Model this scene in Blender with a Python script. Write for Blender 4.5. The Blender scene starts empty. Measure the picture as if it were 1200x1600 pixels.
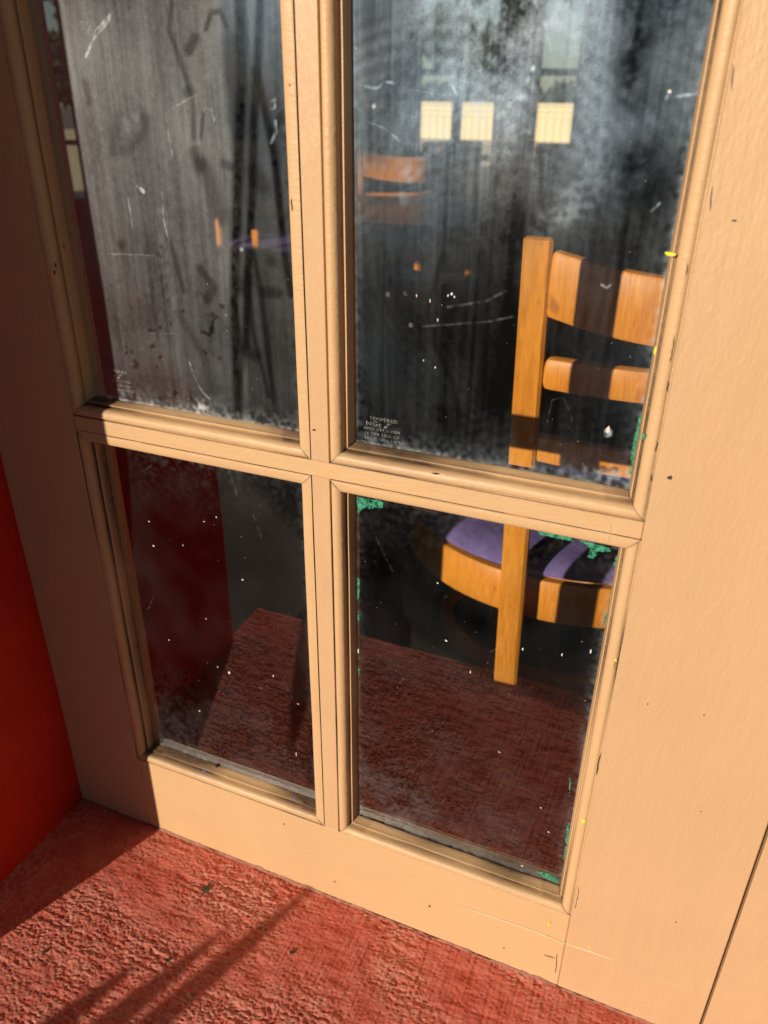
import bpy, math, random
import numpy as np
from mathutils import Vector, Matrix
random.seed(4)
S = bpy.context.scene
COL = S.collection
PI = math.pi
R = math.radians

# ------------------------------------------------------------ camera
CAM = Vector((0.0, -0.5, 0.7787))
F = 1223.37                       # focal length in pixels of a 1200 px wide picture
ROT = ((0.9215667782645287, -0.18924537268631178, 0.3389702968048321),
       (0.3881023000692456, 0.42761204690540044, -0.8164095430740229),
       (0.009553945786859634, 0.8839310642002535, 0.4675196208307296))
cd = bpy.data.cameras.new('camera')
cam = bpy.data.objects.new('camera', cd)
COL.objects.link(cam)
cam.matrix_world = Matrix.Translation(CAM) @ Matrix(ROT).to_4x4()
cd.sensor_fit = 'HORIZONTAL'
cd.sensor_width = 36
cd.lens = F / 1200 * 36
cd.clip_start = 0.02
cd.clip_end = 500
cd.dof.use_dof = True
cd.dof.focus_distance = 0.66
cd.dof.aperture_fstop = 9.5
S.camera = cam

# ------------------------------------------------------------ light
EL, AZ = R(14.3), R(20.6)
travel = Vector((math.sin(AZ) * math.cos(EL), math.cos(AZ) * math.cos(EL), -math.sin(EL)))
w = bpy.data.worlds.new('World')
S.world = w
w.use_nodes = True
wn = w.node_tree.nodes
sky = wn.new('ShaderNodeTexSky')
sky.sky_type = 'NISHITA'
sky.sun_disc = False
sky.sun_elevation = EL
sky.air_density = 1.0
sky.dust_density = 0.3
sky.ozone_density = 2.5
sky.sun_rotation = math.atan2(-travel.x, -travel.y)
bg = wn['Background']
bg.inputs['Strength'].default_value = 0.05
w.node_tree.links.new(sky.outputs[0], bg.inputs['Color'])
sd = bpy.data.lights.new('sun', 'SUN')
sd.energy = 5.0
sd.angle = R(0.5)
sd.color = (1.0, 0.86, 0.68)
sun = bpy.data.objects.new('sun', sd)
COL.objects.link(sun)
sun.rotation_euler = travel.to_track_quat('-Z', 'Y').to_euler()
S.view_settings.view_transform = 'Standard'
S.view_settings.look = 'None'
S.view_settings.exposure = 0.0
S.view_settings.gamma = 1.0
S.cycles.transparent_max_bounces = 24
S.cycles.max_bounces = 10
S.cycles.diffuse_bounces = 3

# ------------------------------------------------------------ helpers
def at(px, py, y):
    """the point seen at a pixel of the photograph, on the vertical plane y"""
    d = Matrix(ROT) @ Vector(((px - 600) / F, -(py - 800) / F, -1))
    return CAM + d * ((y - CAM.y) / d.y)

def atz(px, py, z):
    d = Matrix(ROT) @ Vector(((px - 600) / F, -(py - 800) / F, -1))
    return CAM + d * ((z - CAM.z) / d.z)

def tag(o, label=None, cat=None, group=None, kind=None):
    if label: o['label'] = label
    if cat: o['category'] = cat
    if group: o['group'] = group
    if kind: o['kind'] = kind
    return o

def empty(name, loc, rz=0.0):
    o = bpy.data.objects.new(name, None)
    COL.objects.link(o)
    o.location = loc
    o.rotation_euler = (0, 0, rz)
    o.empty_display_size = 0.05
    return o

def link_mesh(name, me, m, parent=None):
    o = bpy.data.objects.new(name, me)
    COL.objects.link(o)
    me.materials.append(m)
    if parent is not None: o.parent = parent
    return o

class MB:
    def __init__(s): s.v = []; s.f = []
    def add(s, vs, fs):
        n = len(s.v)
        s.v += [tuple(p) for p in vs]
        s.f += [tuple(n + i for i in f) for f in fs]
        return s
    def box(s, a, b, bev=0.0, M=None):
        x0, y0, z0 = a; x1, y1, z1 = b
        c = bev
        if c <= 0:
            vs = [(x, y, z) for x in (x0, x1) for y in (y0, y1) for z in (z0, z1)]
            fs = [(0, 1, 3, 2), (4, 6, 7, 5), (0, 4, 5, 1), (2, 3, 7, 6), (0, 2, 6, 4), (1, 5, 7, 3)]
        else:
            vs = []; idx = {}
            for i, sx in enumerate((0, 1)):
                for j, sy in enumerate((0, 1)):
                    for k, sz in enumerate((0, 1)):
                        X = (x0, x1)[sx]; Y = (y0, y1)[sy]; Z = (z0, z1)[sz]
                        ix = X + (c if sx == 0 else -c); iy = Y + (c if sy == 0 else -c); iz = Z + (c if sz == 0 else -c)
                        idx[(sx, sy, sz, 0)] = len(vs); vs.append((X, iy, iz))
                        idx[(sx, sy, sz, 1)] = len(vs); vs.append((ix, Y, iz))
                        idx[(sx, sy, sz, 2)] = len(vs); vs.append((ix, iy, Z))
            fs = []
            g = lambda a_, b_, c_, d_: idx[(a_, b_, c_, d_)]
            for sx in (0, 1):
                q = [g(sx, 0, 0, 0), g(sx, 0, 1, 0), g(sx, 1, 1, 0), g(sx, 1, 0, 0)]; fs.append(q if sx == 0 else q[::-1])
                q = [g(0, sx, 0, 1), g(1, sx, 0, 1), g(1, sx, 1, 1), g(0, sx, 1, 1)]; fs.append(q if sx == 0 else q[::-1])
                q = [g(0, 0, sx, 2), g(0, 1, sx, 2), g(1, 1, sx, 2), g(1, 0, sx, 2)]; fs.append(q if sx == 0 else q[::-1])
            for p in (0, 1):
                for q_ in (0, 1):
                    fs.append([g(p, q_, 0, 0), g(p, q_, 0, 1), g(p, q_, 1, 1), g(p, q_, 1, 0)])
                    fs.append([g(p, 0, q_, 0), g(p, 0, q_, 2), g(p, 1, q_, 2), g(p, 1, q_, 0)])
                    fs.append([g(0, p, q_, 1), g(0, p, q_, 2), g(1, p, q_, 2), g(1, p, q_, 1)])
                    for r_ in (0, 1): fs.append([g(p, q_, r_, 0), g(p, q_, r_, 1), g(p, q_, r_, 2)])
        if M is not None: vs = [tuple(M @ Vector(v)) for v in vs]
        return s.add(vs, fs)
    def build(s, name, m, parent=None, smooth=False):
        me = bpy.data.meshes.new(name)
        me.from_pydata(s.v, [], s.f)
        me.validate()
        import bmesh
        bm = bmesh.new(); bm.from_mesh(me)
        bmesh.ops.recalc_face_normals(bm, faces=bm.faces)
        bm.to_mesh(me); bm.free()
        if smooth:
            me.polygons.foreach_set('use_smooth', [True] * len(me.polygons))
            me.set_sharp_from_angle(angle=R(40))
        return link_mesh(name, me, m, parent)

def grid_mesh(name, P, attrs=None, smooth=True):
    """P: (n, m, 3) array of points"""
    n, m, _ = P.shape
    me = bpy.data.meshes.new(name)
    me.vertices.add(n * m)
    me.vertices.foreach_set('co', P.reshape(-1).astype(np.float32))
    i = np.arange((n - 1) * (m - 1)); a = (i // (m - 1)) * m + i % (m - 1)
    q = np.stack([a, a + 1, a + m + 1, a + m], 1).reshape(-1).astype(np.int32)
    k = (n - 1) * (m - 1)
    me.loops.add(4 * k); me.loops.foreach_set('vertex_index', q)
    me.polygons.add(k)
    me.polygons.foreach_set('loop_start', np.arange(0, 4 * k, 4, dtype=np.int32))
    me.update(calc_edges=True)
    me.polygons.foreach_set('use_smooth', np.full(k, smooth))
    for nm, A in (attrs or {}).items():
        t = me.attributes.new(nm, 'FLOAT', 'POINT')
        t.data.foreach_set('value', A.reshape(-1).astype(np.float32))
    me.validate()
    return me

def field(n, m, ln, lm, seed):
    """smooth gaussian noise, unit variance; ln, lm feature size in cells"""
    rg = np.random.default_rng(seed)
    f = np.fft.rfft2(rg.standard_normal((n, m)))
    a = np.fft.fftfreq(n)[:, None]; b = np.fft.rfftfreq(m)[None, :]
    f *= np.exp(-((a * ln) ** 2 + (b * lm) ** 2) * 4)
    r = np.fft.irfft2(f, s=(n, m))
    return r / (r.std() + 1e-9)

def sstep(x, a, b):
    t = np.clip((x - a) / (b - a), 0, 1)
    return t * t * (3 - 2 * t)

# ------------------------------------------------------------ materials
class NT:
    def __init__(s, name):
        s.m = bpy.data.materials.new(name); s.m.use_nodes = True
        s.t = s.m.node_tree; s.b = s.t.nodes['Principled BSDF']; s.out = s.t.nodes['Material Output']
    def n(s, kind, **kw):
        x = s.t.nodes.new(kind)
        for k, v in kw.items():
            if k.startswith('i_'):
                x.inputs[k[2:].replace('_', ' ')].default_value = v
            else: setattr(x, k, v)
        return x
    def l(s, a, b): s.t.links.new(a, b)
    def coord(s, scale=(1, 1, 1), obj=True):
        c = s.n('ShaderNodeTexCoord'); mp = s.n('ShaderNodeMapping')
        mp.inputs['Scale'].default_value = scale
        s.l(c.outputs['Object'], mp.inputs['Vector'])
        return mp.outputs['Vector']
    def noise(s, scale, detail=4, rough=0.5, stretch=(1, 1, 1), dist=0):
        x = s.n('ShaderNodeTexNoise')
        x.inputs['Scale'].default_value = scale; x.inputs['Detail'].default_value = detail
        x.inputs['Roughness'].default_value = rough; x.inputs['Distortion'].default_value = dist
        s.l(s.coord(stretch), x.inputs['Vector'])
        return x.outputs['Fac']
    def ramp(s, fac, a, b, ca=(0, 0, 0, 1), cb=(1, 1, 1, 1)):
        x = s.n('ShaderNodeValToRGB')
        e = x.color_ramp.elements
        e[0].position = a; e[1].position = b; e[0].color = ca; e[1].color = cb
        s.l(fac, x.inputs['Fac'])
        return x.outputs['Color']
    def attr(s, name):
        x = s.n('ShaderNodeAttribute'); x.attribute_name = name
        return x.outputs['Fac']
    def mix(s, fac, a, b):
        x = s.n('ShaderNodeMix', data_type='RGBA')
        for sock, v in ((x.inputs['Factor'], fac), (x.inputs[6], a), (x.inputs[7], b)):
            if isinstance(v, (int, float)): sock.default_value = v
            elif isinstance(v, tuple): sock.default_value = (*v, 1) if len(v) == 3 else v
            else: s.l(v, sock)
        return x.outputs[2]
    def math(s, op, a, b=0.0, clamp=False):
        x = s.n('ShaderNodeMath', operation=op, use_clamp=clamp)
        for sock, v in ((x.inputs[0], a), (x.inputs[1], b)):
            if isinstance(v, (int, float)): sock.default_value = v
            else: s.l(v, sock)
        return x.outputs[0]
    def bump(s, h, strength, dist=0.001, prev=None):
        x = s.n('ShaderNodeBump'); x.inputs['Strength'].default_value = strength
        x.inputs['Distance'].default_value = dist
        s.l(h, x.inputs['Height'])
        if prev is not None: s.l(prev, x.inputs['Normal'])
        return x.outputs['Normal']
    def fin(s, col=None, rough=0.5, normal=None, spec=0.5):
        if isinstance(col, tuple): s.b.inputs['Base Color'].default_value = (*col, 1)
        elif col is not None: s.l(col, s.b.inputs['Base Color'])
        if isinstance(rough, (int, float)): s.b.inputs['Roughness'].default_value = rough
        else: s.l(rough, s.b.inputs['Roughness'])
        s.b.inputs['Specular IOR Level'].default_value = spec
        if normal is not None: s.l(normal, s.b.inputs['Normal'])
        return s.m

def paint(name, base, bumpk=0.35, stretch=(1, 1, 0.35), dirty=True):
    t = NT(name)
    big = t.noise(9, 4, 0.6)
    c2 = tuple(x * 0.93 for x in base)
    col = t.mix(t.ramp(big, 0.35, 0.7), base, c2)
    wear = t.noise(5.5, 6, 0.7, stretch, 0.6)
    col = t.mix(t.math('MULTIPLY', t.ramp(wear, 0.48, 0.72), 0.22), col, (base[0] * .92, base[1] * .80, base[2] * .70))
    br = t.noise(55, 4, 0.6, (1, 1, .06) if stretch[2] < 1 else (.06, 1, 1))
    col = t.mix(t.math('MULTIPLY', t.ramp(br, 0.55, 0.75), 0.14), col, (base[0] * 1.15, base[1] * 1.17, base[2] * 1.15))
    # tiny darker nicks and grime freckles
    sp = t.noise(420, 2, 0.5)
    col = t.mix(t.math('MULTIPLY', t.ramp(sp, 0.74, 0.78), 0.45), col, (0.16, 0.10, 0.06))
    if dirty:
        d = t.attr('dirt')
        nz = t.noise(120, 7, 0.8, (0.3, 1, 1) if stretch[0] < 1 else (1, 1, .35))
        fac = t.math('MULTIPLY', d, t.math('ADD', nz, 0.45), True)
        col = t.mix(fac, col, (0.075, 0.045, 0.028))
    n1 = t.noise(430, 3, 0.55, stretch)
    n2 = t.noise(75, 4, 0.6, stretch)
    nrm = t.bump(n1, bumpk, 0.0009)
    nrm = t.bump(n2, bumpk, 0.0022, nrm)
    nrm = t.bump(br, bumpk * .25, 0.001, nrm)
    return t.fin(col, t.math('ADD', t.math('MULTIPLY', big, 0.15), 0.38), nrm, 0.4)

M = {}
CREAM = (0.62, 0.405, 0.218)
M['paint'] = paint('tan paint', (0.59, 0.38, 0.215), 0.40)
M['paint_h'] = paint('tan paint across', CREAM, stretch=(0.35, 1, 1))

def red_concrete():
    t = NT('red painted concrete')
    a = t.noise(26, 5, 0.65)
    col = t.mix(t.ramp(a, 0.35, 0.68), (0.56, 0.115, 0.082), (0.69, 0.20, 0.15))
    worn = t.attr('worn')
    col = t.mix(t.math('MULTIPLY', worn, 0.55, True), col, (0.70, 0.36, 0.29))
    b = t.noise(300, 4, 0.7)
    col = t.mix(t.math('MULTIPLY', t.ramp(b, 0.66, 0.74), 0.5), col, (0.14, 0.05, 0.04))
    n = t.bump(t.noise(900, 4, 0.7), 0.45, 0.0006)
    n = t.bump(t.noise(260, 4, 0.7, (0.5, 1, 1)), 0.5, 0.001, n)
    g_ = t.noise(11, 6, 0.7)
    col = t.mix(t.math('MULTIPLY', t.ramp(g_, 0.55, 0.75), 0.30), col, (0.40, 0.22, 0.17))
    sp = t.noise(700, 2, .5)
    col = t.mix(t.math('MULTIPLY', t.ramp(sp, .70, .74), .5), col, (.10, .05, .04))
    return t.fin(col, 0.9, n, 0.12)
M['concrete'] = red_concrete()

t = NT('red stucco paint')
M['red'] = t.fin(t.mix(t.ramp(t.noise(14, 4), 0.3, 0.7), (0.50, 0.012, 0.006), (0.58, 0.026, 0.009)), 0.45,
                 t.bump(t.noise(110, 6, 0.7), 0.7, 0.003), 0.3)

def plain(name, c, rough=0.6, var=0.15, scale=20, bump=0.2, spec=0.4):
    t = NT(name)
    c2 = tuple(x * (1 - var) for x in c)
    return t.fin(t.mix(t.ramp(t.noise(scale, 5, 0.6), 0.3, 0.7), c, c2), rough,
                 t.bump(t.noise(scale * 6, 4), bump, 0.002), spec)
M['asphalt'] = plain('dark paving', (0.06, 0.052, 0.048), 0.9, 0.3, 6)
M['pavement'] = plain('pale paving', (0.16, 0.14, 0.12), 0.9, 0.2, 1.5)
M['carpet'] = plain('dark carpet', (0.035, 0.024, 0.02), 0.95, 0.35, 30)
M['dark_wall'] = plain('dark interior wall', (0.13, 0.10, 0.075), 0.8, 0.15, 3)
M['ceiling'] = plain('ceiling board', (0.16, 0.14, 0.12), 0.9, 0.1, 3)
M['stucco'] = plain('tan stucco', (0.50, 0.33, 0.19), 0.85, 0.12, 12, 0.5)
M['table'] = plain('dark laminate', (0.07, 0.035, 0.022), 0.3, 0.3, 8, 0.05)
M['tabletop_light'] = plain('grey laminate', (0.22, 0.23, 0.34), 0.35, 0.1, 8, 0.05)
M['metal'] = plain('dark metal', (0.03, 0.03, 0.032), 0.4, 0.1, 8, 0.05)
M['grey_fabric'] = plain('grey upholstery', (0.20, 0.20, 0.21), 0.9, 0.2, 60)
M['fence'] = plain('cream fence paint', (0.78, 0.66, 0.40), 0.7, 0.1, 2)
M['bark'] = plain('bark', (0.10, 0.07, 0.05), 0.9, 0.3, 20)
M['leaf'] = plain('dark foliage', (0.035, 0.055, 0.022), 0.6, 0.4, 3, 0)
M['blade'] = plain('green leaf blade', (0.07, 0.13, 0.04), 0.5, 0.3, 10, 0)
M['clay'] = plain('clay pot', (0.35, 0.14, 0.07), 0.8, 0.2, 10)
M['leafbit'] = plain('dry green leaf bit', (0.055, 0.075, 0.035), 0.7, 0.3, 300)

def wood():
    t = NT('orange varnished wood')
    g = t.noise(14, 6, 0.7, (8, 8, 0.8), 2.2)
    g2 = t.noise(7, 3, 0.5, (1, 1, 1))
    col = t.mix(t.ramp(g, 0.3, 0.72), (0.78, 0.31, 0.036), (0.50, 0.155, 0.014))
    col = t.mix(t.math('MULTIPLY', t.ramp(g2, 0.45, 0.75), 0.45), col, (0.80, 0.36, 0.06))
    k = t.noise(45, 3, 0.5, (1, 1, 0.6))
    col = t.mix(t.math('MULTIPLY', t.ramp(k, 0.66, 0.78), 0.7), col, (0.22, 0.07, 0.012))
    return t.fin(col, 0.42, t.bump(g, 0.08, 0.001), 0.35)
M['wood'] = wood()

def vinyl():
    t = NT('purple vinyl')
    col = t.mix(t.ramp(t.noise(30, 5, 0.7), 0.35, 0.7), (0.20, 0.15, 0.38), (0.115, 0.082, 0.25))
    return t.fin(col, 0.36, t.bump(t.noise(26, 3), 0.5, 0.006, t.bump(t.noise(600, 3), 0.3, 0.0006)), 0.5)
M['vinyl'] = vinyl()

def glass(name):
    t = NT(name)
    t.t.nodes.remove(t.b)
    tr = t.n('ShaderNodeBsdfTransparent'); tr.inputs[0].default_value = (0.90, 0.93, 0.91, 1)
    gl = t.n('ShaderNodeBsdfGlossy'); gl.inputs['Roughness'].default_value = 0.015
    fr = t.n('ShaderNodeFresnel'); fr.inputs['IOR'].default_value = 1.52
    k = t.math('MULTIPLY', fr.outputs[0], 0.25, True)
    m1 = t.n('ShaderNodeMixShader')
    t.l(k, m1.inputs[0]); t.l(tr.outputs[0], m1.inputs[1]); t.l(gl.outputs[0], m1.inputs[2])
    df = t.n('ShaderNodeBsdfDiffuse')
    t.l(t.mix(t.attr('sky_tint'), (0.54, 0.50, 0.44), (0.42, 0.62, 0.86)), df.inputs['Color'])
    fine = t.noise(900, 3, 0.7)
    streak = t.noise(260, 4, 0.65, (1, 1, 0.06))
    mul = t.math('ADD', t.math('MULTIPLY', fine, 1.3), t.math('MULTIPLY', streak, 0.7))
    fac = t.math('MULTIPLY', t.attr('dust'), mul, True)  # dust cover, which also carries painted reflections and glare on the upper panes
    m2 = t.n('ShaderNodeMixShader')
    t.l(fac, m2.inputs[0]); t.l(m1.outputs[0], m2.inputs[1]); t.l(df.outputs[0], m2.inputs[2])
    t.l(m2.outputs[0], t.out.inputs['Surface'])
    return t.m
M['glass'] = glass('dusty glass')

def flat(name, c, rough=0.5):
    t = NT(name); return t.fin(c, rough)
M['etch'] = flat('etched lettering', (0.50, 0.50, 0.47), 0.8)
M['white_fleck'] = flat('white paint fleck', (0.62, 0.62, 0.60), 0.6)
M['dust_fleck'] = flat('dust fleck', (0.22, 0.21, 0.19), 0.8)
def thin_paint():
    t = NT('thin green paint film')
    col = t.mix(t.ramp(t.noise(350, 4, .7), .35, .65), (0.015, 0.22, 0.12), (0.06, 0.38, 0.24))
    m = t.fin(col, 0.5)
    tr = t.n('ShaderNodeBsdfTransparent'); mx = t.n('ShaderNodeMixShader')
    t.l(t.ramp(t.noise(260, 5, .75), .36, .56), mx.inputs[0])
    t.l(tr.outputs[0], mx.inputs[1]); t.l(t.b.outputs[0], mx.inputs[2]); t.l(mx.outputs[0], t.out.inputs['Surface'])
    return m
M['green_paint'] = thin_paint()
M['yellow_paint'] = flat('yellow paint', (0.85, 0.80, 0.03), 0.5)
M['blue_paint'] = flat('blue paint', (0.06, 0.14, 0.55), 0.5)
M['dark_nick'] = flat('dark nick', (0.05, 0.035, 0.025), 0.8)
M['pale_line'] = flat('pale paint ridge', (0.80, 0.62, 0.36), 0.4)
M['edge_paint'] = plain('grubby red edge paint', (.42, .17, .12), .7, .5, 90, .3)
M['red_paint'] = flat('red paint', (0.45, 0.06, 0.06), 0.5)

# ------------------------------------------------------------ ground
FZ = -0.235                       # ground and interior floor
g = MB(); g.add([(-60, -60, FZ - .004), (60, -60, FZ - .004), (60, 60, FZ - .004), (-60, 60, FZ - .004)], [(0, 1, 2, 3)])
tag(g.build('ground', M['pavement']), kind='structure')
g = MB(); g.add([(-8, -2.6, FZ), (6, -2.6, FZ), (6, 0, FZ), (-8, 0, FZ)], [(0, 1, 2, 3)])
tag(g.build('pavement', M['asphalt']), kind='structure')
g = MB(); g.add([(-6, .05, FZ), (3, .05, FZ), (3, 5.1, FZ), (-6, 5.1, FZ)], [(0, 1, 2, 3)])
tag(g.build('floor', M['carpet']), kind='structure')

g = MB(); g.add([(-40, 5.3, FZ), (12, 5.3, FZ), (12, 22, FZ), (-40, 22, FZ)], [(0, 1, 2, 3)])
tag(g.build('terrace', M['fence']), kind='structure')

# the red broom-finished step, with real relief
X0, X1, Y0, Y1, c = -0.625, 0.62, -0.427, 0.006, 0.001
nx, ny = int((X1 - X0) / c), int((Y1 - Y0) / c)
xs = np.linspace(X0, X1, nx); ys = np.linspace(Y0, Y1, ny)
gx, gy = np.meshgrid(xs, ys, indexing='ij')
f1 = field(nx, ny, 4.6, 2.0, 1); f2 = field(nx, ny, 2.4, 1.5, 2); f7 = field(nx, ny, 1.2, 1.0, 7); f3 = field(nx, ny, 1.6, 26, 3)
f4 = field(nx, ny, 60, 45, 4); f5 = field(nx, ny, 14, 9, 5); f6 = field(nx, ny, 30, 2.2, 6)
amp = np.clip(0.75 + 0.35 * f4 - 0.45 * sstep(gx, -0.35, 0.15), 0.5, 1.4)
pits = -np.clip(f2 - 0.9, 0, 2.0) - 0.6 * np.clip(f5 * 0.6 + f1 - 1.5, 0, 2.5)
Hh = amp * (0.17 * f1 + 0.30 * f2 + 0.16 * f7 + 0.16 * f6 + 1.1 * pits) * 0.00105 + (0.00010 + .00012 * sstep(gx, -.5, -.1)) * f3 + 0.0003 * f5
Hh -= 0.03 * sstep(-gy, 0.405, 0.427) ** 3
P = np.stack([gx, gy, Hh], 2)
worn = np.clip(0.25 + 0.35 * f1 * amp + 0.2 * f4, 0, 1)
me = grid_mesh('step', P, {'worn': worn})
step = tag(link_mesh('step', me, M['concrete']), kind='structure')
g = MB()
g.add([(X0, Y0, -.02), (X1, Y0, -.02), (X1, Y0 + .001, FZ), (X0, Y0 + .001, FZ)], [(0, 1, 2, 3)])
g.add([(X1, Y0, -.03), (2.5, Y0, -.03), (2.5, .006, -.0), (X1 - .001, .006, -.0)], [(0, 1, 2, 3)])
g.build('step_riser', M['concrete'], step)

# ------------------------------------------------------------ glazed door
GW, GD = 0.015, 0.0167            # glazing bead width and glass depth
OPX = [(-5.24, -5.02), (-2.09, -1.83), (-1.80, -1.55), (-1.29, -1.04)]
XS = [(-0.51, -0.2713), (-0.2547, -0.0157)]           # pane openings between faces
z0 = 0.1147
PH, MU = 0.3960, 0.0140
ZS = [(z0 + k * (PH + MU), z0 + k * (PH + MU) + PH) for k in range(4)]
ZS = [(0.1090, 0.5113), (0.5253, 0.9276), (0.9416, 1.3439), (1.3579, 1.7602)]
ZT = 1.7602
XL, XR = -0.6125, 0.1128
door = empty('glass_door', (-0.25, 0, 0))
tag(door, 'tan painted glazed door with dusty small panes above the red step', 'door')
DO = Vector((-0.25, 0, 0))
def dpart(mb, name, m, parent=door, smooth=False):
    o = mb.build(name, m, parent, smooth)
    if parent is door: o.location = -DO
    return o

def board(name, a, b, m, cell=0.012, amp=0.00012, seed=0):
    """a painted board: bevelled box whose front face is very slightly uneven"""
    mb = MB(); mb.box(a, b, 0.0008)
    return dpart(mb, name, m)
TH = 0.036
board('stile', (XL, 0.0, 0.0015), (XS[0][0], TH, ZT + .12), M['paint'])
board('stile', (XS[1][1], 0.0, 0.0015), (XR, TH, ZT + .12), M['paint'])
board('bottom_rail', (XS[0][0] + .0002, 0.0004, 0.0015), (XS[1][1] - .0002, TH, ZS[0][0]), M['paint_h'])
board('top_rail', (XS[0][0] + .0002, 0.0004, ZT), (XS[1][1] - .0002, TH, ZT + .12), M['paint_h'])
for k in range(3):
    board('muntin', (XS[0][0] + .0002, 0.0005, ZS[k][1]), (XS[1][1] - .0002, TH - .004, ZS[k + 1][0]), M['paint_h'])
for k in range(4):
    board('muntin', (XS[0][1], 0.0010, ZS[k][0] - .0002), (XS[1][0], TH - .005, ZS[k][1] + .0002), M['paint'])

PROF = [(0, .0004, .2), (.0001, .0026, 1.5), (.0008, .0028, 1.5), (.0011, .0010, .7), (.0019, .0002, .1), (.0034, -.0002, 0), (.0056, .0000, 0),
        (.0076, .0008, 0), (.0092, .0024, .05), (.0098, .0045, .2), (.0098, .0078, 1.0), (.0106, .0088, 1.2), (.0118, .0086, .9), (.0119, .0078, .2),
        (.0128, .0078, .1), (.0131, .0090, .25), (.0133, .0125, .6), (.0145, .0140, .7), (.0150, .0168, 1.2)]
PROF_T = [(0, .0004, .1), (.0001, .0005, .1), (.0008, .0006, .1), (.0011, .0005, .1), (.0019, .0004, 0), (.0034, .0003, 0), (.0056, .0004, 0),
        (.0076, .0006, 0), (.0092, .0012, .05), (.0098, .0022, .1), (.0103, .0045, .2), (.0107, .0070, .3), (.0118, .0076, .3), (.0119, .0078, .2),
        (.0128, .0080, .1), (.0131, .0090, .25), (.0133, .0125, .6), (.0145, .0140, .7), (.0150, .0168, 1.2)]
def bead(x0, x1, z0, z1, seed, left):
    vs, fs, dirt = [], [], []
    for side in range(4):
        L = (x1 - x0) if side in (0, 2) else (z1 - z0)
        n = max(8, int(L / 0.0016))
        jit = [field(n + 1, 1, l_, 1, seed * 97 + side * 13 + i)[:, 0] for i, l_ in enumerate((40, 14, 50, 40, 60))]
        base = len(vs)
        for i in range(n + 1):
            u = i / n
            edge = min(u, 1 - u) < 1e-6
            for j, (s_, d_, q_) in enumerate(PROF_T if (side == 2 or (side == 3 and left)) else PROF):
                k = 0 if (edge or j == 0) else 1
                if j in (1, 2):
                    gf = .8 if side == 0 else (1.0 if (side == 1 and not left) else .35)
                    d_ = d_ * gf; q_ = q_ * (.3 + .7 * gf)
                sw = math.sin(j * 1.3 + side)
                dd = d_ + k * (0.00014 * jit[0][i] + 0.00005 * jit[1][i] * sw)
                ss = s_ + k * (0.00008 * jit[2][i] * sw)
                if side == 0: a = x0 + ss; b = x1 - ss; p = (a + (b - a) * u, dd, z0 + ss)
                elif side == 2: a = x0 + ss; b = x1 - ss; p = (a + (b - a) * u, dd, z1 - ss)
                elif side == 1: a = z0 + ss; b = z1 - ss; p = (x0 + ss, dd, a + (b - a) * u)
                else: a = z0 + ss; b = z1 - ss; p = (x1 - ss, dd, a + (b - a) * u)
                vs.append(p)
                r = 0.5 + 0.5 * jit[3][i] * 0.7 + 0.35 * jit[4][i]
                low = {0: 1.0, 1: .55, 2: .2, 3: .5}[side]
                q = q_ * (0.35 + 0.65 * max(0, r)) * (0.5 + 0.5 * low)
                if side == 0:
                    q += (0.62 if j > 9 else (.34 if j > 6 else .12)) * max(0, 0.6 + .5 * jit[4][i] + .3 * jit[3][i])
                    if min(u, 1 - u) * L < 0.02 and j > 8: q += .25
                if side in (1, 3) and j in (1, 2): q *= max(0, jit[3][i]) * 1.0 + .15
                if min(u, 1 - u) * L < 0.0012 : q += .6
                dirt.append(min(1.0, q * .75))
        m_ = len(PROF)
        for i in range(n):
            for j in range(m_ - 1):
                a = base + i * m_ + j
                f = (a, a + m_, a + m_ + 1, a + 1)
                fs.append(f if side in (0, 3) else f[::-1])
    me = bpy.data.meshes.new('glazing_bead')
    me.from_pydata(vs, [], fs)
    at_ = me.attributes.new('dirt', 'FLOAT', 'POINT')
    at_.data.foreach_set('value', dirt)
    me.polygons.foreach_set('use_smooth', [True] * len(fs))
    me.set_sharp_from_angle(angle=R(50))
    o = link_mesh('glazing_bead', me, M['paint_h'], door)
    o.location = -DO
    return o
for i, (x0, x1) in enumerate(XS):
    for k, (a, b) in enumerate(ZS):
        bead(x0, x1, a, b, i * 7 + k + 1, i == 0)
        mb = MB()                                            # inner rebate strips behind the glass
        yb = GD + .0035
        GI = .010
        for q in (((x0, yb, a), (x0 + GI, TH - .001, b)), ((x1 - GI, yb, a), (x1, TH - .001, b)),
                  ((x0 + GI, yb, a), (x1 - GI, TH - .0015, a + GI)), ((x0 + GI, yb, b - GI), (x1 - GI, TH - .0015, b))):
            mb.box(*q)
        o = dpart(mb, 'inner_bead', M['paint'])

# ---- dust layers on the glass (real dirt with painted-in reflections and sky glare, stored on the pane's surface)
def seg_d(X, Z, p, q):
    d = (q[0] - p[0], q[1] - p[1]); L = d[0] ** 2 + d[1] ** 2 + 1e-12
    u = np.clip(((X - p[0]) * d[0] + (Z - p[1]) * d[1]) / L, 0, 1)
    return np.hypot(X - p[0] - u * d[0], Z - p[1] - u * d[1])
def on_glass(p):
    v = at(p[0], p[1], GD); return (v.x, v.z)
def stroke(X, Z, pts, width, soft=0.5):
    """1 inside a polyline smear; width in photo pixels (about 0.5 mm)"""
    W = width * 0.00052
    P_ = [on_glass(p) for p in pts]
    if len(P_) == 1: d = np.hypot(X - P_[0][0], Z - P_[0][1])
    else:
        d = seg_d(X, Z, P_[0], P_[1])
        for a, b in zip(P_[1:], P_[2:]): d = np.minimum(d, seg_d(X, Z, a, b))
    return 1 - sstep(d, W * (1 - soft), W * (1 + soft))

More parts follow.
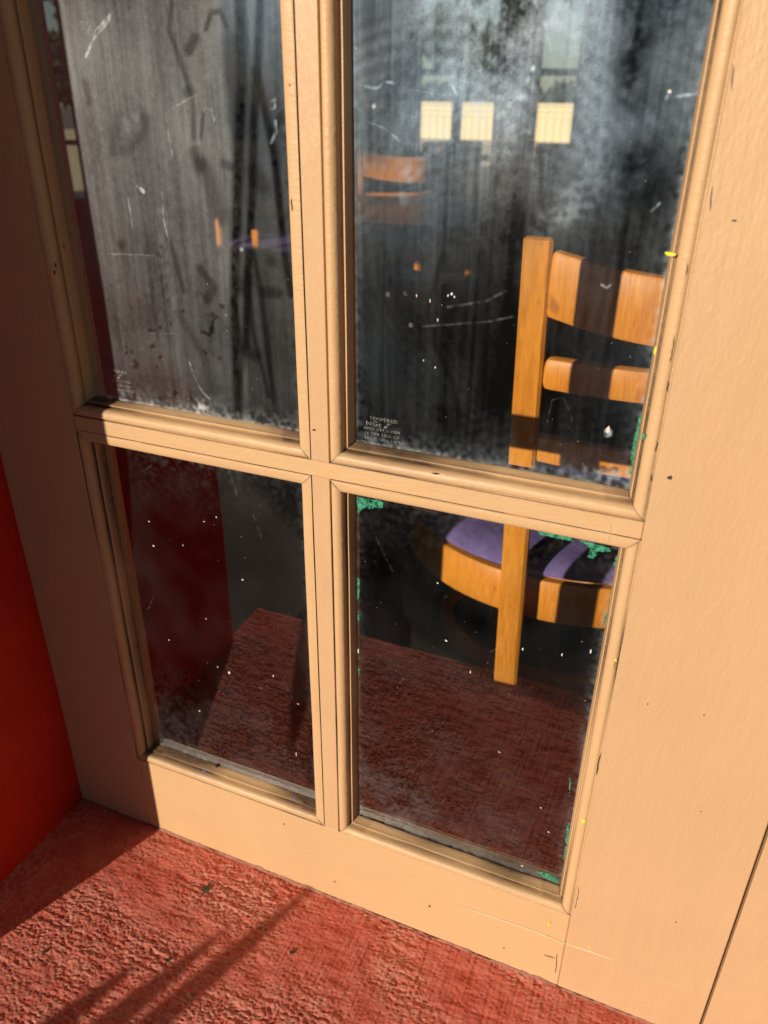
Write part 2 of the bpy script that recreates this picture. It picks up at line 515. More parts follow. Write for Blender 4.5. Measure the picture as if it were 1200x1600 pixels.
def pane(name, ix, kz, seed, cell, fn, parent=door):
    x0, x1 = XS[ix]; a, b = ZS[kz]
    x0 += GW - .002; x1 -= GW - .002; a += GW - .002; b -= GW - .002
    n, m = int((x1 - x0) / cell), int((b - a) / cell)
    X, Z = np.meshgrid(np.linspace(x0, x1, n), np.linspace(a, b, m), indexing='ij')
    dust, sky_tint = fn(X, Z, n, m, x0 + .002, x1 - .002, a + .002, b - .002)
    P = np.stack([X, np.full_like(X, GD), Z], 2)
    me = grid_mesh(name, P, {'dust': np.clip(dust, 0, 1), 'sky_tint': np.clip(sky_tint, 0, 1)}, False)
    o = link_mesh(name, me, M['glass'], parent); o.location = -DO
    return o

def smudges(n, m, seed, cell):
    k = 0.001 / cell
    a = field(n, m, 60 * k, 60 * k, seed); b = field(n, m, 18 * k, 22 * k, seed + 1)
    c_ = field(n, m, 2.0 * k, 70 * k, seed + 2); d = field(n, m, 3 * k, 3 * k, seed + 3)
    e = field(n, m, 1.2 * k, 1.2 * k, seed + 4); h = field(n, m, 6 * k, 140 * k, seed + 5)
    return a, b, c_, d, e, h

def edge_dust(X, Z, x0, x1, a, b, d, bottom=.13, side=.12, top=.05):
    return (bottom * np.exp(-np.abs(Z - a) / .006) + side * np.exp(-np.abs(x1 - X) / .003)
            + side * .8 * np.exp(-np.abs(X - x0) / .003) + top * np.exp(-np.abs(b - Z) / .004)) * np.clip(1 + .6 * d, .1, 3)

def dust_mirror_ul(X, Z, n, m, x0, x1, a, b):
    s = smudges(n, m, 11, .0008)
    h = (Z - a) / 0.366
    D = 0.125 + 0.10 * sstep(h, .05, .75)
    D *= 1 + .16 * s[0] + .08 * s[1] + .06 * s[2] + .05 * s[3] + .07 * s[5] + .05 * s[4]
    xb = at(362, 300, GD).x
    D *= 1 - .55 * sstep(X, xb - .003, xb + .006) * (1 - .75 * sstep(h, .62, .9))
    D *= 1 - .55 * (1 - sstep(h, .0, .16)) * np.clip(.7 + .5 * s[1], 0, 1)
    dark = [([(322, 45), (330, 20), (345, 18), (353, 40)], 3.5, .6), ([(304, 60), (296, 78)], 7, .65), ([(268, 5), (264, 45), (280, 90), (293, 130), (302, 165), (303, 215)], 4, .5),
            ([(318, 175), (314, 215)], 3, .5), ([(305, 240), (312, 258)], 10, .6), ([(318, 262), (332, 300), (345, 335)], 14, .5), ([(185, 180), (178, 235), (200, 235), (225, 200), (228, 185)], 8, .35),
            ([(189, 382)], 7, .6), ([(190, 390), (205, 510)], 6, .25), ([(267, 380), (287, 455)], 4, .45), ([(312, 420), (328, 440), (334, 450), (324, 468)], 7, .55),
            ([(316, 518), (328, 524), (333, 502)], 3, .7), ([(425, 408)], 8, .6), ([(375, 450), (388, 440)], 11, .6), ([(412, 455), (434, 458)], 8, .6),
            ([(384, 550), (400, 556)], 10, .6), ([(280, 490), (320, 560), (330, 610)], 7, .35), ([(133, 130), (140, 160)], 5, .4), ([(360, 75), (362, 115)], 16, .35),
            ([(290, 145), (300, 142)], 6, .5), ([(395, 270), (412, 290)], 12, .5), ([(350, 255), (362, 262)], 6, .5), ([(440, 180), (430, 205)], 5, .5),
            ([(374, -20), (377, 120), (373, 250), (368, 400), (366, 480), (372, 640)], 8.5, .92),  # long bars: a reflection of dark poles painted as gaps in the dust
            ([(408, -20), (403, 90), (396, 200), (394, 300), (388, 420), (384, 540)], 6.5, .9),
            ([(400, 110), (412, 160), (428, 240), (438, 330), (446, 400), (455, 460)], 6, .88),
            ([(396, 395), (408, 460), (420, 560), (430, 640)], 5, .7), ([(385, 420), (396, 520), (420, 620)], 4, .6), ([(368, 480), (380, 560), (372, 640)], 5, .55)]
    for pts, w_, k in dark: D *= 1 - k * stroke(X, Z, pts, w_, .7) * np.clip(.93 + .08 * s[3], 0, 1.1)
    for i in range(26):
        rg = random.Random(i + 50); px = rg.uniform(150, 350); py = rg.uniform(470, 630)
        D *= 1 - .6 * stroke(X, Z, [(px, py), (px + rg.uniform(-4, 4), py + rg.uniform(-5, 5))], rg.uniform(1.5, 4), .6)
    light = [([(177, 18), (150, 48), (134, 88)], 2.0, .30), ([(172, 30), (146, 62), (137, 84)], 1.2, .3), ([(124, 34), (124, 46), (130, 46), (130, 34), (124, 34)], 1, .12), ([(136, 34), (144, 50)], 1, .12), ([(144, 34), (137, 50)], 1, .12),
             ([(220, 296), (224, 299)], 3, .6), ([(194, 268), (205, 280), (215, 292)], 1.3, .2), ([(260, 178), (263, 210), (270, 244)], 1.1, .25), ([(252, 290), (256, 345), (262, 370)], 1.0, .22),
             ([(200, 310), (208, 360)], 1.1, .2), ([(318, 175), (320, 168), (330, 170), (338, 200)], 1.4, .15), ([(430, 190), (432, 205), (424, 222)], 2.2, .28), ([(422, 158), (430, 156), (430, 168), (422, 172)], 1.3, .2),
             ([(296, 566), (304, 590), (316, 612), (330, 626)], 1.2, .2), ([(155, 396), (240, 399)], .9, .12), ([(232, 521), (276, 521)], .8, .1), ([(262, 175), (285, 160), (300, 152)], 1.0, .16),
             ([(300, 150), (340, 120)], 10, .03), ([(200, 190)], 22, .05), ([(250, 335), (262, 470)], 14, .03), ([(377, 390)], 3, .35), ([(353, 492)], 1.5, .3)]
    for pts, w_, k in light: D += k * stroke(X, Z, pts, w_, .4) * np.clip(.7 + .5 * s[3], .15, 1.5)
    D += edge_dust(X, Z, x0, x1, a, b, s[3], .22, .05)
    p = on_glass((314, 636)); D += .75 * np.clip(1.1 - np.hypot((X - p[0]) / .0075, (Z - p[1]) / .0055) + .25 * s[3], 0, 1)
    D += .13 * stroke(X, Z, [(400, -10), (398, 150)], 40, .9) * sstep(h, .6, .9)  # pale sky reflection around the bars, painted in as extra dust
    sky_tint = .35 + .5 * sstep(X, xb - .01, xb + .02) * sstep(h, .3, .8)
    return np.clip(D, 0.006, 1), sky_tint

def dust_sky_ur(X, Z, n, m, x0, x1, a, b):
    s = smudges(n, m, 31, .0008)
    h = (Z - a) / 0.40
    D = 0.028 + 0.10 * sstep(h, .22, .68) + .13 * sstep(h, .72, 1.0)
    D *= np.clip(1 + .32 * s[0] + .16 * s[1] + .12 * s[2] + .07 * s[3] + .16 * s[5] + .05 * s[4], .15, 3)
    cx, cz = on_glass((790, 30))
    blob = np.exp(-(((X - cx) / .068) ** 2 + ((Z - cz) / .062) ** 2))  # dusty glow with mirrored sky glare painted into it
    D += .50 * blob * np.clip(.85 + .25 * s[1] + .12 * s[3] + .10 * s[2] + .10 * s[4], .05, 2)
    D += .10 * np.exp(-((X - x0 - .002) / .004) ** 2) * sstep(h, .15, .6) * np.clip(1 + .4 * s[2], .2, 2)
    D += .035 * np.exp(-((X - x0 - .01) / .02) ** 2) * sstep(h, .2, .8)
    # wipe arcs left by a cloth
    for (ax, ay, ar) in ((640, 420, 250), (700, 500, 330), (900, 360, 260), (760, 620, 300)):
        c_ = on_glass((ax, ay)); rr = np.hypot(X - c_[0], Z - c_[1]) / .00052
        D *= 1 + .10 * np.sin(rr * .42 + 1.2 * s[0]) * np.exp(-((rr - ar) / 45) ** 2)
    for pts, w_, k in [([(590, 40), (600, 110), (640, 130)], 34, .55), ([(990, -10), (992, 80), (985, 150)], 20, .8), ([(975, 100), (1005, 60)], 16, .6), ([(985, 260), (990, 300)], 26, .75),  # the broad dark strokes paint in mirrored tree shapes
                       ([(1010, 255), (1035, 290)], 26, .65), ([(850, 100), (865, 70)], 14, .5), ([(870, 130), (860, 200)], 22, .45), ([(700, 70), (690, 20)], 14, .4),
                       ([(845, 235), (847, 330)], 3, .4), ([(745, 235), (742, 345)], 3, .4), ([(690, 400), (670, 480), (680, 540), (705, 590), (716, 640), (716, 690)], 4, .45), ([(750, 400), (752, 500), (760, 600)], 8, .3)]:
        D *= 1 - k * stroke(X, Z, pts, w_, .9) * np.clip(.9 + .16 * s[3], 0, 1.1)
    for pts, w_, k in [([(632, 150), (636, 175)], 12, .08), ([(633, 275), (632, 310)], 9, .08), ([(700, 215), (650, 250), (640, 270)], 12, .06), ([(890, 330), (940, 270), (925, 240)], 18, .09),
                       ([(850, 350), (880, 320)], 16, .07), ([(800, 160), (790, 230), (740, 290)], 10, .05), ([(1049, 152), (1090, 146)], 1.4, .28), ([(1048, 146), (1042, 154)], 2, .7), ([(835, 0), (852, 40), (861, 78)], 1.6, .3),
                       ([(570, 135), (590, 138), (600, 128), (620, 130)], 1.4, .3), ([(575, 190), (600, 200), (625, 220)], .8, .25), ([(825, 125), (833, 106)], 2, .4), ([(1018, 330), (1030, 318)], 1.5, .3),
                       ([(700, 480), (760, 470), (790, 455)], 1.5, .10), ([(660, 510), (760, 503), (800, 495)], 1.3, .07), ([(1080, 190), (1062, 330), (1048, 390)], 2.5, .10), ([(1040, 400), (1022, 560), (1000, 700)], 2.5, .12),
                       ([(680, 505)], 2, .03), ([(575, 165)], 2.5, .5), ([(584, 166)], 2.5, .5), ([(598, 235)], 2.5, .2), ([(606, 460)], 3, .12), ([(634, 458)], 3, .1), ([(642, 508)], 3, .12), ([(816, 206), (826, 206)], 3, .25),
                       ([(640, 140), (712, 150)], 1, .1), ([(700, 120), (722, 165)], 1.2, .25), ([(780, 180), (820, 150)], 4, .12), ([(766, 165), (790, 90)], 5, .08),
                       ([(855, 660), (863, 625), (880, 620), (893, 650), (893, 700)], .9, .05), ([(940, 445), (948, 450), (953, 446)], 1, .35), ([(950, 675), (950, 678)], 4.2, .95)]:
        D += k * stroke(X, Z, pts, w_, .5) * np.clip(.7 + .5 * s[3], .15, 1.6)
    D += edge_dust(X, Z, x0, x1, a, b, s[3], .12, .10)
    p = on_glass((965, 745)); D += .22 * np.clip(1 - np.hypot((X - p[0]) / .022, (Z - p[1]) / .006) + .3 * s[3], 0, 1)
    sky_tint = .6 + .6 * sstep(h, .5, .9) - .1 * blob + .15 * s[0]
    return np.clip(D, 0.006, 1), sky_tint

def dust_low(seed, k):
    def fn(X, Z, n, m, x0, x1, a, b):
        s = smudges(n, m, seed, .001)
        h = (Z - a) / 0.37
        D = np.full_like(X, .006) * np.clip(1 + .5 * s[0] + .4 * s[1], .1, 3)
        D += k * .022 * (1 - sstep(h, .02, .45)) * np.clip(.8 + .5 * s[1] + .5 * s[3], 0, 3) * (1 - .6 * sstep(X, x0 + .03, x0 + .12))
        D += .012 * np.exp(-(b - Z) / .03) * np.clip(.6 + .8 * s[3], 0, 3)
        for i in range(10):
            rg = random.Random(seed * 7 + i); px = rg.uniform(x0, x1); pz = rg.uniform(a, b); L = rg.uniform(.01, .04)
            dd = seg_d(X, Z, (px, pz), (px + rg.uniform(-.02, .02), pz + L))
            D += .05 * (1 - sstep(dd, .0002, .0008)) * np.clip(.5 + .6 * s[3], 0, 2)
        D += edge_dust(X, Z, x0, x1, a, b, s[3], .06, .07, .03)
        D += .006 * (1 - sstep(Z - a, .006, .012)) * np.clip(1 + .3 * s[1], 0, 2)
        return D, np.full_like(X, .35)
    return fn
def dust_plain(X, Z, n, m, x0, x1, a, b):
    s = smudges(n, m, 77, .004)
    return np.clip(.10 + .03 * s[0] + .03 * s[1], 0, 1), np.full_like(X, .5)

P_ul = pane('glass_pane', 0, 1, 1, .0008, dust_mirror_ul)
P_ur = pane('glass_pane', 1, 1, 2, .0008, dust_sky_ur)
P_ll = pane('glass_pane', 0, 0, 3, .0010, dust_low(51, .7))
P_lr = pane('glass_pane', 1, 0, 4, .0010, dust_low(61, 1.6))
for ix in (0, 1):
    for kz in (2, 3): pane('glass_pane', ix, kz, 5, .004, dust_plain)
P_ul['label'] = 'upper left pane grey with dust, finger smears and painted in reflected dark bars'
P_ur['label'] = 'upper right pane with smears, painted in blue white sky glare and a stamp'
P_ll['label'] = 'lower left pane, dark and fairly clean'
P_lr['label'] = 'lower right pane with green paint left along its edges'

# etched stamp
def text_tris(lines, m, parent, name):
    vs, fs = [], []
    for txt, x, z, size, sx in lines:
        cu = bpy.data.curves.new('t', 'FONT'); cu.body = txt; cu.size = size; cu.space_character = 1.12
        cu.resolution_u = 2
        to = bpy.data.objects.new('t', cu); COL.objects.link(to)
        bpy.context.view_layer.update()
        dg = bpy.context.evaluated_depsgraph_get()
        me_ = bpy.data.meshes.new_from_object(to.evaluated_get(dg))
        n = len(vs)
        vs += [(x + v.co.x * sx, GD - .0003, z + v.co.y) for v in me_.vertices]
        fs += [tuple(n + i for i in p.vertices) for p in me_.polygons]
        bpy.data.objects.remove(to); bpy.data.curves.remove(cu); bpy.data.meshes.remove(me_)
    me_ = bpy.data.meshes.new(name); me_.from_pydata(vs, [], fs)
    return link_mesh(name, me_, m, parent)
def etch_mat():
    t = NT('etched glass lettering'); t.t.nodes.remove(t.b)
    tr = t.n('ShaderNodeBsdfTransparent'); df = t.n('ShaderNodeBsdfDiffuse'); df.inputs[0].default_value = (.7, .7, .66, 1)
    mx = t.n('ShaderNodeMixShader'); t.l(t.ramp(t.noise(330, 2), .3, .6, (.12, .12, .12, 1), (.34, .34, .34, 1)), mx.inputs[0])
    t.l(tr.outputs[0], mx.inputs[1]); t.l(df.outputs[0], mx.inputs[2]); t.l(mx.outputs[0], t.out.inputs['Surface'])
    return t.m
M['etch'] = etch_mat()
def stamp(px, py, parent):
    a = at(px, py, GD)          # lower left of the block
    h = .0040; x = a.x + .002; z = a.z
    L = [('TEMPERED', x + .0048, z + 4.1 * h, .0039, 1.15), ('N', x + .0017, z + 2.9 * h, .0050, 1.3), ('Gc', x + .0073, z + 2.9 * h, .0056, 1.1),
         ('ANSI Z97.1-1984', x, z + 2.0 * h, .0034, 1.12), ('16 CFR 1201 CII', x + .0005, z + 1.0 * h, .0034, 1.12), ('SGCC 1416 1/8"U', x + .0005, z, .0034, 1.12)]
    o = text_tris(L, M['etch'], parent, 'etched_stamp')
    mb = MB()                   # the little note-like emblem
    nx_, nz_ = x + .0180, z + 3.0 * h
    k = 10
    mb.add([(nx_ + .0012 * math.cos(i * 2 * PI / k), GD - .0003, nz_ + .0008 * math.sin(i * 2 * PI / k)) for i in range(k)], [tuple(range(k))])
    mb.add([(nx_ + .0007, GD - .0003, nz_), (nx_ + .0013, GD - .0003, nz_), (nx_ + .0030, GD - .0003, nz_ + .0036), (nx_ + .0024, GD - .0003, nz_ + .0038)], [(0, 1, 2, 3)])
    mb.add([(nx_ + .0020, GD - .0003, nz_ + .0022), (nx_ + .0044, GD - .0003, nz_ + .0028), (nx_ + .0042, GD - .0003, nz_ + .0034)], [(0, 1, 2)])
    mb.build('etched_emblem', M['etch'], parent)
stamp(565, 684, P_ur)
stamp(160, 606, P_ul)

# flecks and left-over paint
def blob(mb, cx, cy, cz, r, rz, seed, n=9, th=.00025):
    rg = random.Random(seed)
    top = [(cx + r * math.cos(i * 2 * PI / n) * rg.uniform(.6, 1.2), cy - th, cz + rz * math.sin(i * 2 * PI / n) * rg.uniform(.6, 1.2)) for i in range(n)]
    bot = [(p[0] * 1.0 + (p[0] - cx) * .15, cy, p[2] + (p[2] - cz) * .15) for p in top]
    mb.add(top + bot, [tuple(range(n))] + [(i, n + i, n + (i + 1) % n, (i + 1) % n) for i in range(n)])
def flecks(name, parent, m, spots, y, off=True):
    mb = MB()
    for i, (px, py, a, b) in enumerate(spots):
        k_ = .0004 if parent is not door else .0005
        p = at(px, py, y); blob(mb, p.x, y, p.z, a * k_, b * k_, i * 3 + len(spots))
    o = mb.build(name, m, parent)
    if parent is door: o.location = -DO
    return o
def rnd_specks(seed, n, xr, yr, smax, exclude=None):
    rg = random.Random(seed); out = []
    for i in range(n):
        s_ = smax * rg.random() ** 5 + .36
        out.append((rg.uniform(*xr), rg.uniform(*yr), s_, s_ * rg.uniform(.6, 1.8)))
    return out
YG = GD - .0002
flecks('dust_specks', P_lr, M['dust_fleck'], rnd_specks(5, 130, (570, 930), (820, 1350), 1.0), YG)['kind'] = 'stuff'
o = flecks('paint_specks', P_lr, M['white_fleck'], [(816, 1353, 3.5, 1.6), (697, 1001, 2.5, 2.5), (817, 1014, 2, 3), (560, 1018, 2, 7), (554, 1013, 3, 4), (735, 1050, 1.2, 4), (684, 911, 1.8, 1.8), (923, 1018, 1.6, 5), (878, 1023, 1.5, 3), (857, 1300, 3, 1.6), (845, 1262, 2.2, 1.6), (780, 1175, 4, 1)], YG)
flecks('dust_specks', P_ll, M['dust_fleck'], rnd_specks(6, 80, (230, 480), (740, 1230), 1.0), YG)['kind'] = 'stuff'
o = flecks('paint_specks', P_ll, M['white_fleck'], [(240, 853, 3.6, 2.2), (358, 1051, 3.4, 4), (379, 906, 2.6, 2), (264, 1000, 2, 2), (338, 808, 1.8, 1.8), (286, 852, 1.6, 1.6), (312, 1111, 2.4, 2.4), (233, 815, 2, 1.6), (427, 1056, 1.4, 4), (466, 1100, 3, 1), (463, 1178, 1, 10), (340, 1042, 2, 2), (322, 967, 1.6, 1.6), (319, 815, 2.4, 1)], YG)
o = flecks('dust_specks', P_ul, M['dust_fleck'], rnd_specks(7, 120, (160, 460), (380, 640), .9), YG)
flecks('dust_specks', P_ur, M['dust_fleck'], rnd_specks(8, 130, (565, 1020), (170, 730), .7), YG)['kind'] = 'stuff'
o = flecks('paint_specks', P_ur, M['white_fleck'], [(950, 672, 3.6, 6.5), (651, 462, 1.2, 3), (672, 470, 1.3, 3), (700, 462, 1.5, 2.5), (706, 459, 2, 2.5), (710, 464, 1.5, 2), (684, 500, 1.5, 3), (662, 563, 1.4, 2), (680, 574, 1.6, 2), (1046, 143, 2.5, 2.5)], YG)

def ragged(mb, pts, y, seed):
    rg = random.Random(seed); out = []
    W = [at(px, py, y) for px, py in pts]
    for a, b in zip(W, W[1:] + W[:1]):
        n = max(2, int((b - a).length / .0012))
        for i in range(n):
            p = a.lerp(b, i / n); out.append((p.x + rg.uniform(-.0005, .0005), y, p.z + rg.uniform(-.0005, .0005)))
    mb.add(out, [tuple(range(len(out)))])
def residue(parent, m, polys, y=GD - .00035, name='paint_residue'):
    mb = MB()
    for i, p in enumerate(polys): ragged(mb, p, y, i + 3)
    me_ = bpy.data.meshes.new(name); me_.from_pydata(mb.v, [], mb.f)
    return link_mesh(name, me_, m, parent)
residue(P_lr, M['green_paint'], [
    [(556, 776), (598, 783), (598, 795), (585, 792), (580, 797), (572, 791), (560, 802)], [(558, 900), (562, 905), (561, 930), (558, 940)], [(558, 960), (561, 962), (560, 975)],
    [(838, 829), (870, 834), (896, 841), (896, 846), (870, 841), (845, 836)], [(905, 843), (952, 856), (955, 862), (935, 862), (926, 874), (917, 870), (924, 858)],
    [(962, 868), (967, 872), (964, 890), (959, 882)], [(945, 962), (950, 955), (948, 975), (941, 981)], [(962, 925), (964, 940), (958, 960)],
    [(558, 1281), (600, 1296), (590, 1296), (560, 1286)], [(890, 1215), (893, 1222), (889, 1245)], [(886, 1290), (890, 1285), (886, 1330), (881, 1345)],
    [(838, 1361), (858, 1365), (873, 1374), (872, 1381), (850, 1371)], [(560, 1040), (562, 1050), (560, 1060)]])
residue(P_ur, M['green_paint'], [[(998, 655), (1004, 640), (1006, 668), (999, 690), (990, 742), (982, 740), (988, 700)], [(553, 70), (560, 75), (556, 80)], [(1018, 560), (1021, 562), (1018, 580)]])
residue(P_lr, M['red_paint'], [[(680, 1325), (698, 1330), (690, 1334)], [(827, 1376), (848, 1384), (840, 1386)], [(735, 1347), (748, 1352), (740, 1354)]], GD - .0006)
flecks('paint_fleck', door, M['yellow_paint'], [(911, 1283, 3.5, 4), (858, 1444, 2.3, 4.5), (922, 1480, 3.2, 1.4), (1047, 397, 5.5, 2.5), (1024, 547, 1.5, 5), (962, 1032, 2, 2.5)], -.0003)
flecks('paint_fleck', door, M['blue_paint'], [(319, 1205, 4, 2.6), (459, 1249, 2, 5)], -.0004)
flecks('paint_fleck', door, M['green_paint'], [(1004, 682, 3.5, 5), (443, 1288, 1.3, 3), (300, 1275, 1.2, 1.4)], -.0004)
flecks('nick', door, M['dark_nick'], [(85, 425, 2, 3.5), (87, 415, 1.4, 4), (100, 385, 1, 4), (671, 1416, 1.7, 2.8), (787, 1481, 1.5, 1.5), (1047, 747, 3.2, 3.2), (1147, 345, 2.5, 1), (1100, 1117, 1.2, 1.2), (490, 672, 1.7, 1.7), (680, 740, 5, 1.6), (560, 1278, 1, 1),
                                       (1164, 1424, 1.3, 1.3), (1056, 1441, 1.2, 1.2), (1012, 1100, 1, 1.2), (1180, 1575, 1.5, 2), (523, 1378, 1.6, 1.6), (1095, 1268, 1, 1)], -.0002)
def ridge(name, m, pts, y, wd=.0005):
    mb = MB(); W = [at(px, py, y) for px, py in pts]
    rg = random.Random(len(pts))
    vs = []
    for i, p in enumerate(W):
        k = .25 if i in (0, len(W) - 1) else rg.uniform(.6, 1.1)
        q = W[min(i + 1, len(W) - 1)] - W[max(i - 1, 0)]; nrm = Vector((-q.z, 0, q.x)).normalized()
        vs += [tuple(p + nrm * wd * k), (p.x, y - .0004, p.z), tuple(p - nrm * wd * k)]
    for i in range(len(W) - 1): mb.add([], []); mb.f += [(i * 3, i * 3 + 1, i * 3 + 4, i * 3 + 3), (i * 3 + 1, i * 3 + 2, i * 3 + 5, i * 3 + 4)]
    mb.v = vs
    o = mb.build(name, m, door); o.location = -DO
for pts in ([(1075, 412), (1072, 430)], [(1054, 525), (1050, 552), (1047, 566)], [(1044, 596), (1042, 612)], [(1027, 690), (1024, 706)], [(1018, 742), (1017, 752)],
            [(870, 1490), (869, 1508), (868, 1520)], [(850, 1492), (866, 1497)], [(938, 1176), (931, 1212)], [(962, 1030), (959, 1046)], [(1146, 100), (1143, 140)], [(1113, 290), (1109, 330)],
            [(905, 1385), (902, 1404), (898, 1420)], [(640, 792), (690, 803)], [(455, 310), (456, 330)], [(452, 130), (453, 136)]):
    W_ = []
    for a_, b_ in zip(pts, pts[1:]):
        for k_ in range(4): W_.append((a_[0] + (b_[0] - a_[0]) * k_ / 4 + .6 * math.sin(k_ * 2.1 + a_[1]), a_[1] + (b_[1] - a_[1]) * k_ / 4))
    W_.append(pts[-1])
    ridge('paint_chip', M['dark_nick'], W_, -.0001, .00032)
ridge('paint_ridge', M['pale_line'], [(716, 1414), (765, 1431), (810, 1446), (842, 1458), (880, 1473), (925, 1488), (970, 1504)], -.00015, .0006)
ridge('paint_ridge', M['pale_line'], [(1000, 1517), (1055, 1539), (1100, 1557)], -.00015, .0004)
ridge('paint_ridge', M['pale_line'], [(955, 819), (953, 832), (951, 846)], .0003, .0004)

mb = MB(); nb = 500; hz = field(nb, 1, 7, 1, 70)[:, 0]; hz2 = field(nb, 1, 2.5, 1, 71)[:, 0]
for i in range(nb):
    x = XL + (XR - XL) * i / (nb - 1); h_ = max(.0004, .0022 + .0008 * hz[i] + .0005 * hz2[i])
    mb.v += [(x, -.0016 - .0005 * hz2[i] * .3, -.001), (x, -.0006, h_ * .8), (x, .0001, h_)]
for i in range(nb - 1):
    for j in (0, 1): mb.f.append((i * 3 + j, i * 3 + 3 + j, i * 3 + 4 + j, i * 3 + 1 + j))
o = mb.build('paint_residue', M['edge_paint'], door, True); o.location = -DO

# ------------------------------------------------------------ frame, piers and the building
fr = empty('door_frame', (0.3, 0, 0)); tag(fr, 'tan painted frame board at the right of the glazed door', 'door frame')
mb = MB(); mb.box((XR + .0022, -.0022, .0015), (.46, .06, ZT + .16), .0012); o = mb.build('jamb', M['paint'], fr); o.location = (-.3, 0, 0)
mb = MB(); mb.box((XL - .002, .002, ZT + .1225), (XR + .002, .06, ZT + .16), .0012); o = mb.build('head', M['paint_h'], fr); o.location = (-.3, 0, 0)
mb = MB(); mb.box((XL - .0, .014, -.01), (XR + .01, .05, .0014)); o = mb.build('threshold', M['dark_wall'], fr); o.location = (-.3, 0, 0)

# red pier beside the door: gently uneven plaster with a rounded arris
PX, PD = -0.6113, -0.323
n, m = 90, 160
us = np.linspace(0, 1, n); vs_ = np.linspace(-.24, 2.4, m)
path = []
L1 = -PD - .01
for u in us:
    d = u * (L1 + .0157 + .6)
    if d < L1: path.append((PX, 0.01 - 0.01 - d))
    elif d < L1 + .0157:
        a = (d - L1) / .01; path.append((PX - .01 + .01 * math.cos(a), PD + .01 - .01 * math.sin(a)))
    else: path.append((PX - .01 - (d - L1 - .0157), PD))
path = np.array(path)
bmp = field(n, m, 9, 6, 91) * .0008
P = np.zeros((n, m, 3)); P[:, :, 0] = path[:, 0][:, None] + bmp * .6; P[:, :, 1] = path[:, 1][:, None] * (1 + .165 * sstep(vs_, .40, .62))[None, :]; P[:, :, 2] = vs_[None, :]
me = grid_mesh('wall', P)
pier = empty('wall', (-.9, 0, FZ)); tag(pier, 'bright red painted pier standing left of the glazed door', 'wall')
o = link_mesh('plaster', me, M['red'], pier); o.location = (.9, 0, -FZ)
mb = MB(); mb.box((-1.22, PD + .02, FZ), (PX - .0015, .05, 2.4)); o = mb.build('core', M['red'], pier); o.location = (.9, 0, -FZ)

bld = empty('cafe_building', (-1.5, 3.5, FZ)); tag(bld, 'dim cafe room and its walls seen through the dusty panes', 'building')
def bpart(mb, name, m):
    o = mb.build(name, m, bld); o.location = (1.5, -3.5, -FZ); return o
RT = 1.99
mb = MB(); mb.box((.46, .0, FZ), (3.1, .15, RT)); bpart(mb, 'front_wall', M['stucco'])
mb = MB(); mb.box((-8.1, .0, FZ), (-3.7, .15, RT)); mb.box((-3.7, .0, FZ), (-1.4, .15, .85)); mb.box((-3.7, .0, 1.30), (-1.4, .15, RT)); mb.box((-3.699, .001, 1.0), (-2.2, .149, 1.2999)); mb.box((-1.4, .0, FZ), (-1.22, .15, RT)); bpart(mb, 'front_wall', M['stucco'])  # unseen opening added to send sun onto far chairs; inner block trims it
for x in (-2.94, -2.17):
    mb = MB(); mb.box((x - .03, .03, .85), (x + .03, .08, 1.30)); bpart(mb, 'window_bar', M['paint'])
mb = MB(); mb.box((-1.22, .061, ZT + .161), (.46, .15, RT)); bpart(mb, 'front_wall', M['stucco'])
mb = MB(); mb.box((-1.22, .051, FZ), (-.62, .15, ZT + .161)); mb.box((-.62, .051, FZ), (.46, .15, -.011)); bpart(mb, 'front_wall', M['dark_wall'])
mb = MB(); mb.box((-9, -3.0, RT + .09), (4, -.01, RT + .15)); bpart(mb, 'added_sky_blocker', M['dark_wall'])  # unseen slab added overhead to block sky light and deepen the shadows
mb = MB(); mb.box((3.0, .15, FZ), (3.1, 5.1, RT)); bpart(mb, 'side_wall', M['dark_wall'])
mb = MB(); mb.box((-8.1, .15, FZ), (-8.0, 5.1, RT)); bpart(mb, 'side_wall', M['dark_wall'])
mb = MB(); mb.box((-8.1, .0, RT + .001), (3.1, 5.25, RT + .08)); bpart(mb, 'ceiling', M['ceiling'])
OP = OPX
zb, zt = .0, 1.75
mb = MB(); prev = -8.1
for a, b in OP:
    mb.box((prev, 5.0, FZ), (a, 5.12, RT)); prev = b
    mb.box((a, 5.0, FZ), (b, 5.12, zb)); mb.box((a, 5.0, zt), (b, 5.12, RT))
mb.box((prev, 5.0, FZ), (3.1, 5.12, RT)); bpart(mb, 'back_wall', M['dark_wall'])
for a, b in OP:
    mb = MB()
    for z in (.43, .43 + .5, .43 + 1.0):
        mb = MB(); mb.box((a, 5.04, z - .02), (b, 5.07, z + .02)); bpart(mb, 'window_bar', M['metal'])

# ------------------------------------------------------------ chairs
def ring(mb, cx, cy, r0, r1, z0_, z1_, a0=0, a1=2 * PI, n=64, dome=0, c_=.003):
    """a swept rectangular band with softened edges"""
    full = abs(a1 - a0 - 2 * PI) < 1e-6
    prof = [(r0, z0_ + c_), (r0 + c_, z0_), (r1 - c_, z0_), (r1, z0_ + c_), (r1, z1_ - c_), (r1 - c_, z1_), (r0 + c_, z1_), (r0, z1_ - c_)]
    k = len(prof); N = n if full else n + 1
    vs = [(cx + r * math.cos(a0 + (a1 - a0) * i / n), cy + r * math.sin(a0 + (a1 - a0) * i / n), z) for i in range(N) for r, z in prof]
    fs = [(i * k + j, ((i + 1) % N) * k + j, ((i + 1) % N) * k + (j + 1) % k, i * k + (j + 1) % k) for i in range(n) for j in range(k)]
    if not full: fs += [tuple(range(k)), tuple((N - 1) * k + j for j in range(k))[::-1]]
    mb.add(vs, fs)
